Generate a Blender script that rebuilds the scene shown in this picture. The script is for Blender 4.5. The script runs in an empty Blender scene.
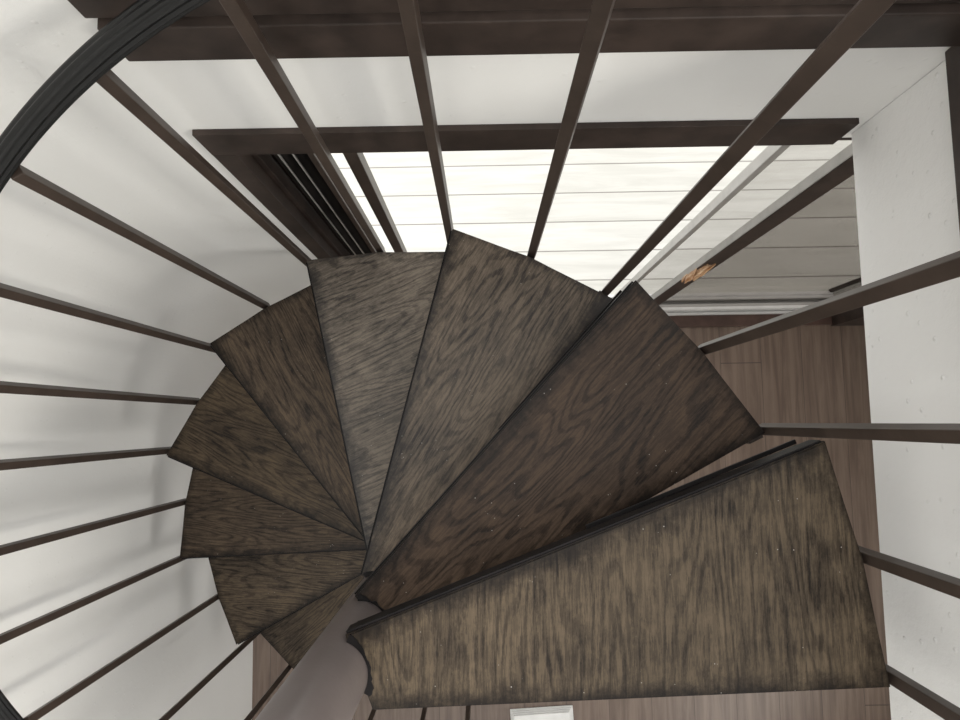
import bpy, bmesh, math, random
from mathutils import Vector, Matrix
random.seed(4)
C=bpy.context.collection
sc=bpy.context.scene
sc.view_settings.view_transform='Standard'
sc.view_settings.look='None'
CAMH=3.18
RHO=0.0157
# ------------------------------------------------------------ node helpers
class NT:
    def __init__(s,name):
        s.m=bpy.data.materials.new(name);s.m.use_nodes=True
        s.t=s.m.node_tree;s.n=s.t.nodes;s.l=s.t.links
        s.b=s.n['Principled BSDF'];s.out=s.n['Material Output']
    def node(s,ty,**k):
        nd=s.n.new(ty)
        for a,v in k.items():setattr(nd,a,v)
        return nd
    def put(s,sock,v):
        if isinstance(v,bpy.types.NodeSocket):s.l.new(v,sock)
        else:sock.default_value=v
    def math(s,op,a,b=0.0,c=None,clamp=False):
        nd=s.node('ShaderNodeMath',operation=op);nd.use_clamp=clamp
        s.put(nd.inputs[0],a);s.put(nd.inputs[1],b)
        if c is not None:s.put(nd.inputs[2],c)
        return nd.outputs[0]
    def mapr(s,v,a,b,c=0.0,d=1.0,smooth=True):
        nd=s.node('ShaderNodeMapRange');nd.interpolation_type='SMOOTHSTEP' if smooth else 'LINEAR'
        s.put(nd.inputs[0],v)
        for i,x in enumerate((a,b,c,d)):nd.inputs[i+1].default_value=x
        return nd.outputs[0]
    def mix(s,f,a,b,mode='MIX'):
        nd=s.node('ShaderNodeMix',data_type='RGBA',blend_type=mode)
        s.put(nd.inputs[0],f)
        s.put(nd.inputs[6],a if isinstance(a,bpy.types.NodeSocket) else (*a,1))
        s.put(nd.inputs[7],b if isinstance(b,bpy.types.NodeSocket) else (*b,1))
        return nd.outputs[2]
    def coord(s,rot=0,scale=(1,1,1),loc=(0,0,0)):
        tc=s.node('ShaderNodeTexCoord');mp=s.node('ShaderNodeMapping')
        r=s.node('ShaderNodeMapping')
        s.l.new(tc.outputs['Object'],r.inputs[0]);r.inputs['Rotation'].default_value=(0,0,rot)
        s.l.new(r.outputs[0],mp.inputs[0]);mp.inputs['Scale'].default_value=scale;mp.inputs['Location'].default_value=loc
        return mp.outputs[0]
    def noise(s,v,sc=1,det=4,ro=.5,dis=0):
        nd=s.node('ShaderNodeTexNoise');s.l.new(v,nd.inputs['Vector'])
        nd.inputs['Scale'].default_value=sc;nd.inputs['Detail'].default_value=det
        nd.inputs['Roughness'].default_value=ro;nd.inputs['Distortion'].default_value=dis
        return nd.outputs[0]
    def bump(s,h,st=.2,d=.002):
        nd=s.node('ShaderNodeBump');s.put(nd.inputs['Height'],h)
        nd.inputs['Strength'].default_value=st;nd.inputs['Distance'].default_value=d
        s.l.new(nd.outputs[0],s.b.inputs['Normal'])

def paint(name,col,rough=.45,var=.25,metal=0,bump=.15,spec=.5):
    t=NT(name);c=t.coord()
    n=t.noise(c,14,5,.6);n2=t.noise(c,120,3)
    dark=tuple(x*(1-var) for x in col);lite=tuple(min(1,x*(1+var)) for x in col)
    t.l.new(t.mix(t.mapr(n,.3,.7),dark,lite),t.b.inputs['Base Color'])
    t.b.inputs['Roughness'].default_value=rough;t.b.inputs['Metallic'].default_value=metal
    t.b.inputs['Specular IOR Level'].default_value=spec
    t.bump(n2,bump,.0008)
    return t.m

def plaster(name,col,b=.25):
    t=NT(name);c=t.coord()
    n=t.noise(c,2.2,4,.5);f=t.noise(c,45,5,.6)
    v=t.node('ShaderNodeTexVoronoi');t.l.new(c,v.inputs['Vector']);v.inputs['Scale'].default_value=34
    sp=t.mapr(v.outputs['Distance'],.05,.16,1,0)
    t.l.new(t.mix(t.mapr(n,.3,.7),tuple(x*.97 for x in col),col),t.b.inputs['Base Color'])
    t.b.inputs['Roughness'].default_value=.8
    h=t.math('ADD',t.math('MULTIPLY',sp,.9),f)
    t.bump(h,b,.003)
    return t.m

def tread_mat(name,grain,seed,lite,dark,contour=10,zig=1.2,rw=.34,cut=1.0,spec=.16,cross=.0):
    """dark stained plywood, blackened towards the edges of the step"""
    t=NT(name)
    tc=t.node('ShaderNodeTexCoord');sp=t.node('ShaderNodeSeparateXYZ');t.l.new(tc.outputs['Object'],sp.inputs[0])
    X,Y=sp.outputs[0],sp.outputs[1]
    d1=t.math('SUBTRACT',E,Y)
    d2=t.math('ADD',t.math('MULTIPLY',X,BN[0]),t.math('ADD',t.math('MULTIPLY',Y,BN[1]),BN[2]))
    r=t.math('SQRT',t.math('ADD',t.math('MULTIPLY',X,X),t.math('MULTIPLY',Y,Y)))
    d3=t.math('SUBTRACT',.75,r)
    d=t.math('MINIMUM',t.math('MINIMUM',d1,d2),d3)
    low=t.noise(t.coord(grain,(2.0,12,1),(seed,seed*.7,0)),1,1,.4,.1)
    z1=t.noise(t.coord(grain,(32,32,1),(seed,0,0)),1,2,.5)
    z2=t.noise(t.coord(grain,(90,190,1),(seed,5,0)),1,4,.7)
    ph=t.math('ADD',t.math('MULTIPLY',low,contour*2.6*6.28),t.math('ADD',t.math('MULTIPLY',z1,zig*4),t.math('MULTIPLY',z2,3.2)))
    ring=t.mapr(t.math('SINE',ph),-.9,.0,0,1)
    pore=t.noise(t.coord(grain,(18,200,1),(seed,0,0)),1,5,.8)
    streak=t.noise(t.coord(grain,(6,85,1),(seed,4,0)),1,5,.7)
    blot=t.noise(t.coord(0,(6,7,1),(seed*2,1,0)),1,9,.74)
    big=t.noise(t.coord(grain,(3.0,5,1),(seed*3,2,0)),1,5,.65)
    f=t.math('ADD',.02,t.math('MULTIPLY',ring,rw*.80))
    f=t.math('ADD',f,t.math('MULTIPLY',t.mapr(pore,.44,.56),.28))
    f=t.math('ADD',f,t.math('MULTIPLY',t.mapr(streak,.40,.60),.12))
    f=t.math('ADD',f,t.math('MULTIPLY',t.mapr(blot,.34,.66),.34))
    f=t.math('ADD',f,t.math('MULTIPLY',t.math('SUBTRACT',big,.5),.8*cut))
    if cross:
        xb=t.noise(t.coord(grain+math.pi/2,(1.6,17,1),(seed,9,0)),1,3,.5)
        f=t.math('ADD',f,t.math('MULTIPLY',t.math('SUBTRACT',xb,.5),cross))
    wear=t.noise(t.coord(0,(16,16,1),(seed,3,0)),1,9,.8)
    dd=t.math('ADD',d,t.math('MULTIPLY',t.math('SUBTRACT',wear,.5),.11))
    edge=t.mapr(dd,-.010,.034,0.0,1)
    f=t.math('MULTIPLY',f,t.math('MULTIPLY_ADD',edge,.92,.08),clamp=True)
    f=t.math('POWER',f,1.2)
    col=t.mix(f,dark,lite)
    vo=t.node('ShaderNodeTexVoronoi');t.l.new(t.coord(.3,(70,70,70),(seed,0,0)),vo.inputs['Vector']);vo.inputs['Scale'].default_value=1
    spk=t.math('MULTIPLY',t.mapr(vo.outputs['Distance'],.03,.08,1,0),t.mapr(t.noise(t.coord(0,(9,9,1),(seed,7,0)),1,3),.50,.60))
    col=t.mix(t.math('MULTIPLY',spk,.7),col,(.5,.48,.44))
    t.l.new(col,t.b.inputs['Base Color'])
    t.l.new(t.mapr(f,0,1,.32,.44),t.b.inputs['Roughness'])
    t.b.inputs['Specular IOR Level'].default_value=spec
    t.bump(t.math('ADD',pore,t.math('MULTIPLY',ring,.4)),.3,.0012)
    return t.m

def plank_mat(name,w,along_x,c1,c2,gapc,rough=.5,L=1.8,gapw=.02,grainamt=.5,gs=34):
    t=NT(name)
    tc=t.node('ShaderNodeTexCoord');sp=t.node('ShaderNodeSeparateXYZ');t.l.new(tc.outputs['Object'],sp.inputs[0])
    A,Bc=(sp.outputs[0],sp.outputs[1]) if along_x else (sp.outputs[1],sp.outputs[0])
    u=t.math('DIVIDE',Bc,w);row=t.math('FLOOR',u);fr=t.math('FRACT',u)
    wn=t.node('ShaderNodeTexWhiteNoise',noise_dimensions='1D');t.l.new(row,wn.inputs['W'])
    ua=t.math('ADD',t.math('DIVIDE',A,L),wn.outputs[0]);col2=t.math('FLOOR',ua)
    wn2=t.node('ShaderNodeTexWhiteNoise',noise_dimensions='2D')
    cx=t.node('ShaderNodeCombineXYZ');t.l.new(row,cx.inputs[0]);t.l.new(col2,cx.inputs[1]);t.l.new(cx.outputs[0],wn2.inputs['Vector'])
    s=(2.0,gs,1) if along_x else (gs,2.0,1)
    g=t.noise(t.coord(0,s),1,6,.65,.5)
    f=t.math('ADD',t.math('MULTIPLY',wn2.outputs[0],1-grainamt),t.math('MULTIPLY',t.mapr(g,.32,.68),grainamt),clamp=True)
    col=t.mix(f,c1,c2)
    e=t.math('MINIMUM',fr,t.math('SUBTRACT',1,fr))
    gap=t.mapr(e,gapw*.4,gapw,1,0)
    fa=t.math('FRACT',ua);ea=t.math('MINIMUM',fa,t.math('SUBTRACT',1,fa))
    gap=t.math('MAXIMUM',gap,t.mapr(ea,.0005,.0015,1,0))
    t.l.new(t.mix(gap,col,gapc),t.b.inputs['Base Color'])
    t.b.inputs['Roughness'].default_value=rough
    t.bump(t.math('SUBTRACT',t.math('MULTIPLY',g,.2),gap),.3,.002)
    return t.m

def glass_mat(name,tint):
    m=bpy.data.materials.new(name);m.use_nodes=True;nt=m.node_tree;nt.nodes.clear()
    o=nt.nodes.new('ShaderNodeOutputMaterial');tr=nt.nodes.new('ShaderNodeBsdfTransparent');gl=nt.nodes.new('ShaderNodeBsdfGlossy')
    mx=nt.nodes.new('ShaderNodeMixShader');lw=nt.nodes.new('ShaderNodeLayerWeight');lw.inputs[0].default_value=.12
    mu=nt.nodes.new('ShaderNodeMath');mu.operation='MULTIPLY';mu.inputs[1].default_value=.15
    nz=nt.nodes.new('ShaderNodeTexNoise');nz.inputs['Scale'].default_value=3
    rp=nt.nodes.new('ShaderNodeValToRGB');rp.color_ramp.elements[0].color=(*[x*.93 for x in tint],1);rp.color_ramp.elements[1].color=(*tint,1)
    nt.links.new(nz.outputs[0],rp.inputs[0]);nt.links.new(rp.outputs[0],tr.inputs[0])
    gl.inputs['Roughness'].default_value=.02
    nt.links.new(lw.outputs['Facing'],mu.inputs[0])
    nt.links.new(mu.outputs[0],mx.inputs[0]);nt.links.new(tr.outputs[0],mx.inputs[1]);nt.links.new(gl.outputs[0],mx.inputs[2]);nt.links.new(mx.outputs[0],o.inputs[0])
    return m
# ------------------------------------------------------------ mesh helpers
def obj(name,bm,mat,parent=None,smooth=False,**kw):
    me=bpy.data.meshes.new(name);bmesh.ops.recalc_face_normals(bm,faces=bm.faces);bm.to_mesh(me);bm.free()
    o=bpy.data.objects.new(name,me);C.objects.link(o)
    for m in (mat if isinstance(mat,list) else [mat]):me.materials.append(m)
    if smooth:
        for p in me.polygons:p.use_smooth=True
    if parent:o.parent=parent
    for k,v in kw.items():o[k]=v
    return o
def addbox(bm,x0,x1,y0,y1,z0,z1,bev=0,M=None):
    r=bmesh.ops.create_cube(bm,size=1)
    vs=r['verts']
    for v in vs:
        v.co=Vector(((x0+x1)/2+v.co.x*(x1-x0),(y0+y1)/2+v.co.y*(y1-y0),(z0+z1)/2+v.co.z*(z1-z0)))
    if bev:
        es=list({e for v in vs for e in v.link_edges})
        g=bmesh.ops.bevel(bm,geom=es,offset=bev,segments=2,affect='EDGES',profile=.6);
        vs=list({v for f in g['faces'] for v in f.verts}|{v for v in vs if v.is_valid})
    if M:
        for v in vs:v.co=M@v.co
def box(name,a,mat,bev=0,parent=None,**kw):
    bm=bmesh.new();cx,cy,cz=(a[0]+a[1])/2,(a[2]+a[3])/2,a[4]
    addbox(bm,a[0]-cx,a[1]-cx,a[2]-cy,a[3]-cy,0,a[5]-a[4],bev)
    o=obj(name,bm,mat,parent,**kw);o.location=(cx,cy,cz)
    if parent:o.location=Vector((cx,cy,cz))-parent.location
    return o
def empty(name,loc,label,cat,**kw):
    e=bpy.data.objects.new(name,None);e.location=loc;C.objects.link(e);e['label']=label;e['category']=cat
    e.empty_display_size=.1
    for k,v in kw.items():e[k]=v
    return e
def prism(bm,pts,z0,z1,bev=0):
    a=[bm.verts.new((x,y,z0)) for x,y in pts];b=[bm.verts.new((x,y,z1)) for x,y in pts]
    fs=[bm.faces.new(a[::-1]),bm.faces.new(b)]
    n=len(pts)
    for i in range(n):fs.append(bm.faces.new((a[i],a[(i+1)%n],b[(i+1)%n],b[i])))
    if bev:
        es=list(fs[1].edges)
        bmesh.ops.bevel(bm,geom=es,offset=bev,segments=2,affect='EDGES')
# ------------------------------------------------------------ camera
def rz(x,y,a):return (x*math.cos(a)-y*math.sin(a),x*math.sin(a)+y*math.cos(a))
u0,v0,F=483.9,422.5,681.7
up=Vector((-(u0-480)/F,(v0-360)/F,1)).normalized()
xc=(Vector((1,0,0))-up*up.x).normalized();yc=up.cross(xc)
M=Matrix((xc,yc,up))
R4=Matrix.Rotation(-RHO,4,'Z')@M.to_4x4()
cd=bpy.data.cameras.new('camera');cam=bpy.data.objects.new('camera',cd);C.objects.link(cam)
cam.matrix_world=Matrix.Translation((0,0,CAMH))@R4
cd.sensor_width=36;cd.lens=F*36/960;cd.clip_start=.02
sc.camera=cam
# ------------------------------------------------------------ stair parameters
HX,HY=rz(-.205,-.3423,-RHO)
Z0,RISE,A0,ST,E,W,RB,RN=.9591,.2023,.3809-RHO,.4693,.0441,.3947,.7546,.75
DA=[-.0047,-.0101,.0036,.0064,.0066,.0184,-.0072,-.0131,0,0,0]
def th(k):return CAMH-(Z0+RISE*k)
IN=.034
Npt=(RN,E);Bpt=(RB*math.cos(-W),RB*math.sin(-W));Ib=(IN,-.062)
ex,ey=Bpt[0]-Ib[0],Bpt[1]-Ib[1];l=math.hypot(ex,ey);nx,ny=-ey/l,ex/l
BN=(nx,ny,-(nx*Ib[0]+ny*Ib[1]))
am=math.atan2(Npt[1],Npt[0]);mid=(am-W)/2
def arcp(a,r=.758):return (r*math.cos(a),r*math.sin(a))
# materials
steel=paint('brown_painted_steel',(.047,.034,.027),.38,.2,spec=.3)
polem=paint('mauve_taupe_pole_paint',(.118,.099,.094),.30,.05,spec=.5)
blk=paint('black_flaking_paint',(.007,.006,.006),.45,.5,bump=.6,spec=.15)
railm=paint('black_vinyl_rail',(.006,.006,.006),.42,.15,spec=.25)
beamm=paint('dark_brown_timber_paint',(.038,.027,.022),.5,.3,spec=.3)
redm=paint('reddish_brown_sill_paint',(.085,.052,.042),.45,.2,spec=.3)
wallm=plaster('white_plaster',(.80,.795,.770),.2)
wallr=plaster('white_textured_plaster',(.82,.815,.80),.5)
floorm=plank_mat('brown_floorboards',.19,False,(.112,.078,.060),(.212,.157,.124),(.07,.05,.04),.38,gapw=.008,grainamt=.8)
deckm=plank_mat('weathered_deck_boards',.142,True,(.56,.55,.505),(.72,.71,.665),(.27,.255,.23),.7,L=40,gapw=.026,grainamt=.6,gs=22)
alu=paint('grey_aluminium',(.42,.41,.39),.35,.1,metal=.3)
whitep=paint('white_vinyl',(.70,.695,.68),.4,.05)
meshm=paint('dark_screen_mesh',(.022,.018,.016),.6,.5)
shoem=paint('white_canvas',(.8,.8,.78),.8,.05)
t=NT('splintered_bare_wood')
n=t.noise(t.coord(0,(60,60,9)),1,5,.7);n2=t.noise(t.coord(0,(20,20,14)),1,3,.6)
c=t.mix(t.mapr(n,.35,.65),(.40,.17,.06),(.80,.58,.38));c=t.mix(t.mapr(n2,.56,.66),c,(.04,.025,.02))
t.l.new(c,t.b.inputs['Base Color']);rawwood=t.m
DK=(.009,.0066,.0054)
tp=[(-1.2,1.3,(.136,.102,.067),DK,6,.5,.26,.6,.16,.30),(.03,4.7,(.084,.056,.038),DK,7,1.0,.44,.6,.16),(.3,2.9,(.178,.138,.101),DK,7,1.0,.34,.6,.28),(1.35,8.8,(.205,.168,.130),DK,6,1.0,.32,.6,.34),  # sky sheen put into base colour: third and fourth treads paler, second darker
    (.15,5.5,(.112,.080,.053),DK,7,.8,.36,.7),(.05,9.1,(.102,.073,.045),DK,7,.8,.36,.7),(.1,3.3,(.100,.071,.046),DK,7,.8,.36,.7),(.6,6.6,(.118,.087,.057),DK,7,.8,.36,.7),(.3,7.7,(.105,.077,.05),DK,7),(.9,2.2,(.11,.08,.05),DK,7),(.3,1.1,(.11,.08,.05),DK,7)]
# ------------------------------------------------------------ staircase
st=empty('spiral_staircase',(HX,HY,0),'brown steel spiral staircase with dark-stained plywood treads around a round pole','spiral staircase')
for k in range(11):
    a=A0+ST*k+DA[k]
    w2=W+(.016 if k>=2 else 0)+(.014 if k==2 else 0)
    outline=[(IN,E),(IN-.004,0),(IN,-.035),Ib,(RB*math.cos(-w2),RB*math.sin(-w2)),arcp(mid,.741),Npt]
    bm=bmesh.new();prism(bm,outline,-.022,0,.0025)
    t=obj('tread',bm,tread_mat('stained_plywood_%d'%k,*tp[k]),st)
    t.location=(0,0,th(k));t.rotation_euler=(0,0,a)
    bm=bmesh.new()
    pl=[(x*.985+.004,y*.93) for x,y in outline];prism(bm,pl,-.030,-.0225)
    addbox(bm,.036,.745,E+.0005,E+.0035,-.034,-.003,.0005)
    addbox(bm,.40,.735,E-.004,E+.003,-.060,-.056,.001,Matrix.Rotation(.006,4,'Z'))
    addbox(bm,.04,.735,E-.006,E-.001,-.060,-.030,0)
    lb=math.atan2(ey,ex);Mb=Matrix.Translation((Ib[0],Ib[1],0))@Matrix.Rotation(lb,4,'Z')
    addbox(bm,.0,l-.01,.004,.009,-.055,-.030,0,Mb)
    # black collar plate against the pole with an angular, flaked outer edge
    rnd=random.Random(k+3);ri=.0478;N=24
    q0,q1=-.86,.82;ring=[];v_=0
    for i in range(N+1):
        v_=.6*v_+.4*rnd.gauss(0,1)
        q=q0+(q1-q0)*i/N
        ro=max(.0505,min(.057,.0475/max(.5,math.cos(q*.9))))+abs(v_)*.0035;zt=.0012
        c_,s_=math.cos(q),math.sin(q)
        ring.append([bm.verts.new((ri*c_,ri*s_,-.065)),bm.verts.new((ro*c_,ro*s_,-.065)),bm.verts.new((ro*c_,ro*s_,zt)),bm.verts.new((ri*c_,ri*s_,zt))])
    for A_,B_ in zip(ring,ring[1:]):
        for i in range(4):bm.faces.new((A_[i],A_[(i+1)%4],B_[(i+1)%4],B_[i]))
    bm.faces.new(ring[0]);bm.faces.new(ring[-1][::-1])
    bo=obj('bracket',bm,blk,t,label='black flaking steel carrier under the board')
bm=bmesh.new()
bmesh.ops.create_cone(bm,cap_ends=True,segments=96,radius1=.0475,radius2=.0475,depth=CAMH+1.0,matrix=Matrix.Translation((0,0,(CAMH+1.0)/2)))
bmesh.ops.create_cone(bm,cap_ends=True,segments=48,radius1=.10,radius2=.10,depth=.012,matrix=Matrix.Translation((0,0,.006)))
po=obj('center_pole',bm,polem,st)
for p in po.data.polygons:p.use_smooth=abs(p.normal.z)<.5
HR=1.06
def railh(t):
    s=(t-(A0-W))/ST
    return th(0)-RISE*s+HR
RR=.768
bm=bmesh.new()
prof=[]
NP=96
for i in range(NP):
    q=2*math.pi*i/NP
    r=1+.08*math.cos(12*q)
    prof.append((.0175*math.cos(q)*r,.015*math.sin(q)*r))
t0,t1=A0-W-.05,A0-W+ST*11
n=260;rings=[]
for i in range(n+1):
    t=t0+(t1-t0)*i/n
    c=Vector((RR*math.cos(t),RR*math.sin(t),railh(t)));rad=Vector((math.cos(t),math.sin(t),0))
    upv=Vector((0,0,1))
    rings.append([bm.verts.new(c+rad*p+upv*q) for p,q in prof])
for a,b in zip(rings,rings[1:]):
    for i in range(NP):bm.faces.new((a[i],a[(i+1)%NP],b[(i+1)%NP],b[i]))
bm.faces.new(rings[0]);bm.faces.new(rings[-1][::-1])
hr=obj('handrail',bm,railm,st,smooth=True,label='black ribbed helical handrail')
for k in range(11):
    for ang in (-W,mid):
        a=A0+ST*k+DA[k]+ang+(.01 if k==0 and ang<-.3 else 0)
        bm=bmesh.new();zb=th(k)-.05;zt=railh(a)-.012
        rr=RR-(.012 if ang==mid else 0)
        addbox(bm,-.0082,.0082,-.0082,.0082,0,zt-zb,.0015)
        addbox(bm,-.035,-.008,-.012,.012,.0,.018,.001)
        b=obj('baluster',bm,steel,st);b.location=(rr*math.cos(a),rr*math.sin(a),zb);b.rotation_euler=(0,0,a)
# ------------------------------------------------------------ room shell
S=dict(kind='structure')
LX=-1.06;WY=.470
box('floor',(LX-.1,3.0,-3.0,.45,-.1,0),floorm,**S)
R=.42;cxp,cyp=LX+R,WY-R
inner=[(LX,-3.0),(LX,cyp)]+[(cxp-R*math.cos(q),cyp+R*math.sin(q)) for q in [math.pi/2*i/60 for i in range(1,60)]]+[(cxp,WY),(-.455,WY)]
bm=bmesh.new();prism(bm,inner+[(-.455,WY+.1),(LX-.12,WY+.1),(LX-.12,-3.0)],0,4.6)
o=obj('wall_left',bm,wallm,**S)
box('wall_front',(LX-.12,3.12,-3.12,-3.0,0,2.08),wallm,**S)
box('wall_right',(3.0,3.12,-3.0,WY+.1,0,2.08),wallm,**S)
HB=CAMH-.811;LB=CAMH-1.122;LT=CAMH-1.04
XR=1.90
bm=bmesh.new()
addbox(bm,-.455,XR,WY,WY+.1,LB+.005,HB+.4)
addbox(bm,XR,3.0,WY,WY+.1,0,HB+.4)
obj('wall_back',bm,wallm,**S)
bm=bmesh.new();addbox(bm,.62,3.0,-3.0,WY-.001,CAMH-1.10,CAMH-.60)
obj('ceiling',bm,wallr,**S)
box('trim_1',(-.455,.600,WY-.010,WY+.0,LB,LT),beamm,.001,**S)
box('trim_2',(-.436,.603,WY-.015,WY,HB,CAMH-.740),beamm,.002,**S)
box('trim_3',(-.446,.603,WY-.006,WY,CAMH-.734,CAMH-.60),beamm,.002,**S)
box('trim_4',(.603,.62,-3.0,WY-.002,CAMH-.845,CAMH-.60),beamm,.002,**S)
# ------------------------------------------------------------ sliding door
bm=bmesh.new()
addbox(bm,-.455,-.415,WY-.010,WY+.145,0,LB,.002)
addbox(bm,-.415,-.403,WY+.02,WY+.05,0,LB,.002)
addbox(bm,-.415,-.409,WY+.07,WY+.10,0,LB,.001)
addbox(bm,1.635,XR,WY-.045,WY+.13,0,LB,.003)
addbox(bm,-.455,XR,WY,WY+.145,LB-.008,LB-.001,.002)
obj('door_1',bm,beamm,**S)
box('trim_6',(-.415,1.635,.430,.484,-.02,.014),redm,.002,**S)
sill=bmesh.new()
addbox(sill,-.415,1.635,.484,.59,-.03,.010)
for y in (.492,.575):addbox(sill,-.415,1.635,y,y+.006,.010,.016,.001)
obj('trim_5',sill,whitep,**S)
g1=glass_mat('clear_glass',(.41,.39,.37));g2=glass_mat('dusty_glass',(.66,.65,.64))
def panel(x0,x1,y,name,frame,glass,label,sw=.03,fw=.045):
    e=empty(name,(x0,y,.02),label,'sliding door')
    H=LB-.04-.02
    bm=bmesh.new()
    addbox(bm,0,sw,-.014,.014,0,H,.002);addbox(bm,x1-x0-fw,x1-x0,-.014,.014,0,H,.002)
    addbox(bm,sw,x1-x0-fw,-.014,.014,H-.05,H,.002)
    obj('door_frame',bm,frame,e)
    bm=bmesh.new();addbox(bm,sw,x1-x0-fw,-.013,.013,0,.05,.002);obj('bottom_rail',bm,whitep,e,label='pale bottom rail')
    bm=bmesh.new();q=[bm.verts.new(p) for p in ((sw,0,.05),(x1-x0-fw,0,.05),(x1-x0-fw,0,H-.05),(sw,0,H-.05))];bm.faces.new(q);obj('glass_pane',bm,glass,e)
    return e
p1=panel(.610,1.632,.560,'sliding_door',alu,g2,'grey aluminium framed glass sliding door standing open',.018,.012)
p2=panel(.722,1.632,.515,'sliding_door',beamm,g1,'dark brown framed glass sliding door with a broken wooden handle',.056,.02)
bm=bmesh.new();addbox(bm,-.003,-.0002,-.012,.012,0,LB-.06,.001);obj('weather_strip',bm,alu,p2,label='pale strip along the stile')
bm=bmesh.new();rnd=random.Random(11)
def splinter(x,y,z,L,w,th_,tilt):
    Mx=Matrix.Translation((x,y,z))@Matrix.Rotation(tilt,4,'Y')
    n=9;rg=[]
    for i in range(n+1):
        f=i/n;ww=w*(1-f**3*.9)*(.8+.4*rnd.random())*(.35+.65*min(1,f*4));tt=th_*(1-f*.7)*(.8+.4*rnd.random())
        z_=f*L;rg.append([bm.verts.new(Mx@Vector(p)) for p in ((-ww,-tt,z_),(ww,-tt,z_+rnd.uniform(-.004,.004)),(ww,0,z_),(-ww,0,z_))])
    for A_,B_ in zip(rg,rg[1:]):
        for i in range(4):bm.faces.new((A_[i],A_[(i+1)%4],B_[(i+1)%4],B_[i]))
    bm.faces.new(rg[0]);bm.faces.new(rg[-1][::-1])
splinter(.006,-.014,-.01,.26,.010,.014,.0);splinter(-.004,-.016,.03,.16,.007,.016,-.06);splinter(.018,-.014,.05,.20,.007,.018,.05)
splinter(.002,-.018,.10,.15,.006,.014,.07);splinter(-.008,-.014,.0,.10,.004,.010,-.10)
obj('door_handle',bm,rawwood,p2,label='splintered bare wood handle').location=(.006,0,.74)
se=empty('insect_screen',(-.395,.53,.02),'black pleated insect screen folded against the door jamb','insect screen')
bm=bmesh.new();H=LB-.06
nP=9
for i in range(nP):
    x=i*.008;s=.022 if i%2 else -.022
    bm.faces.new([bm.verts.new((x,-s,0)),bm.verts.new((x+.008,s,0)),bm.verts.new((x+.008,s,H)),bm.verts.new((x,-s,H))])
obj('pleated_mesh',bm,meshm,se)
bm=bmesh.new();addbox(bm,.074,.086,-.028,.028,0,H,.002);obj('screen_bar',bm,steel,se)
bm=bmesh.new()
for x in (.018,.045):addbox(bm,x,x+.003,-.0265,-.0235,0,H)
obj('guide_cord',bm,alu,se,label='pale guide strips')
s2=empty('screen_door',(-.262,.53,.02),'narrow brown stile of a screen door','screen door')
bm=bmesh.new();addbox(bm,0,.028,-.014,.014,0,H,.002);obj('stile',bm,steel,s2)
bm=bmesh.new();addbox(bm,-.030,0,-.012,.012,0,.05,.002);addbox(bm,-.030,0,-.012,.012,H-.04,H,.002);obj('rail',bm,steel,s2)
# ------------------------------------------------------------ outside
box('deck',(-3,5,.59,5,-.08,-.01),deckm,**S)
bm=bmesh.new()
for i in range(4):addbox(bm,-.14+.004*i,.14-.006*i,-.09+.003*i,.09-.004*i,.012*i,.012*i+.011,.004)
c=obj('folded_towel',bm,shoem,smooth=False,label='small folded white towel lying on the brown floorboards',category='towel')
c.location=(.24,-1.36,0);c.rotation_euler=(0,0,.05)
# ------------------------------------------------------------ light: overcast sky, brighter on the garden side
w=bpy.data.worlds.new('world');sc.world=w;w.use_nodes=True
nt=w.node_tree;bg=nt.nodes['Background'];bg.inputs[0].default_value=(1,.995,.985,1)
tc=nt.nodes.new('ShaderNodeTexCoord');sp=nt.nodes.new('ShaderNodeSeparateXYZ');mr=nt.nodes.new('ShaderNodeMapRange')
nt.links.new(tc.outputs['Generated'],sp.inputs[0]);nt.links.new(sp.outputs[1],mr.inputs[0])
for i,x in enumerate((-1,1,1.15,2.75)):mr.inputs[i+1].default_value=x
nt.links.new(mr.outputs[0],bg.inputs[1])
def area(name,loc,tgt,size,en,col=(1,1,1),sy=None):
    d=bpy.data.lights.new(name,'AREA');d.energy=en;d.size=size;d.color=col
    if sy:d.shape='RECTANGLE';d.size_y=sy
    o=bpy.data.objects.new(name,d);C.objects.link(o);o.location=loc
    o.rotation_euler=(Vector(loc)-Vector(tgt)).to_track_quat('Z','Y').to_euler();return o
area('stairwell_window_light',(2.4,-.9,3.9),(-1,-.3,1.6),.45,60,(1,.96,.88))
area('lower_room_fill',(1.7,-1.7,1.6),(-.9,.2,1.0),1.2,18,(1,.98,.94),.9)  # unseen area light added as fill to brighten the left wall
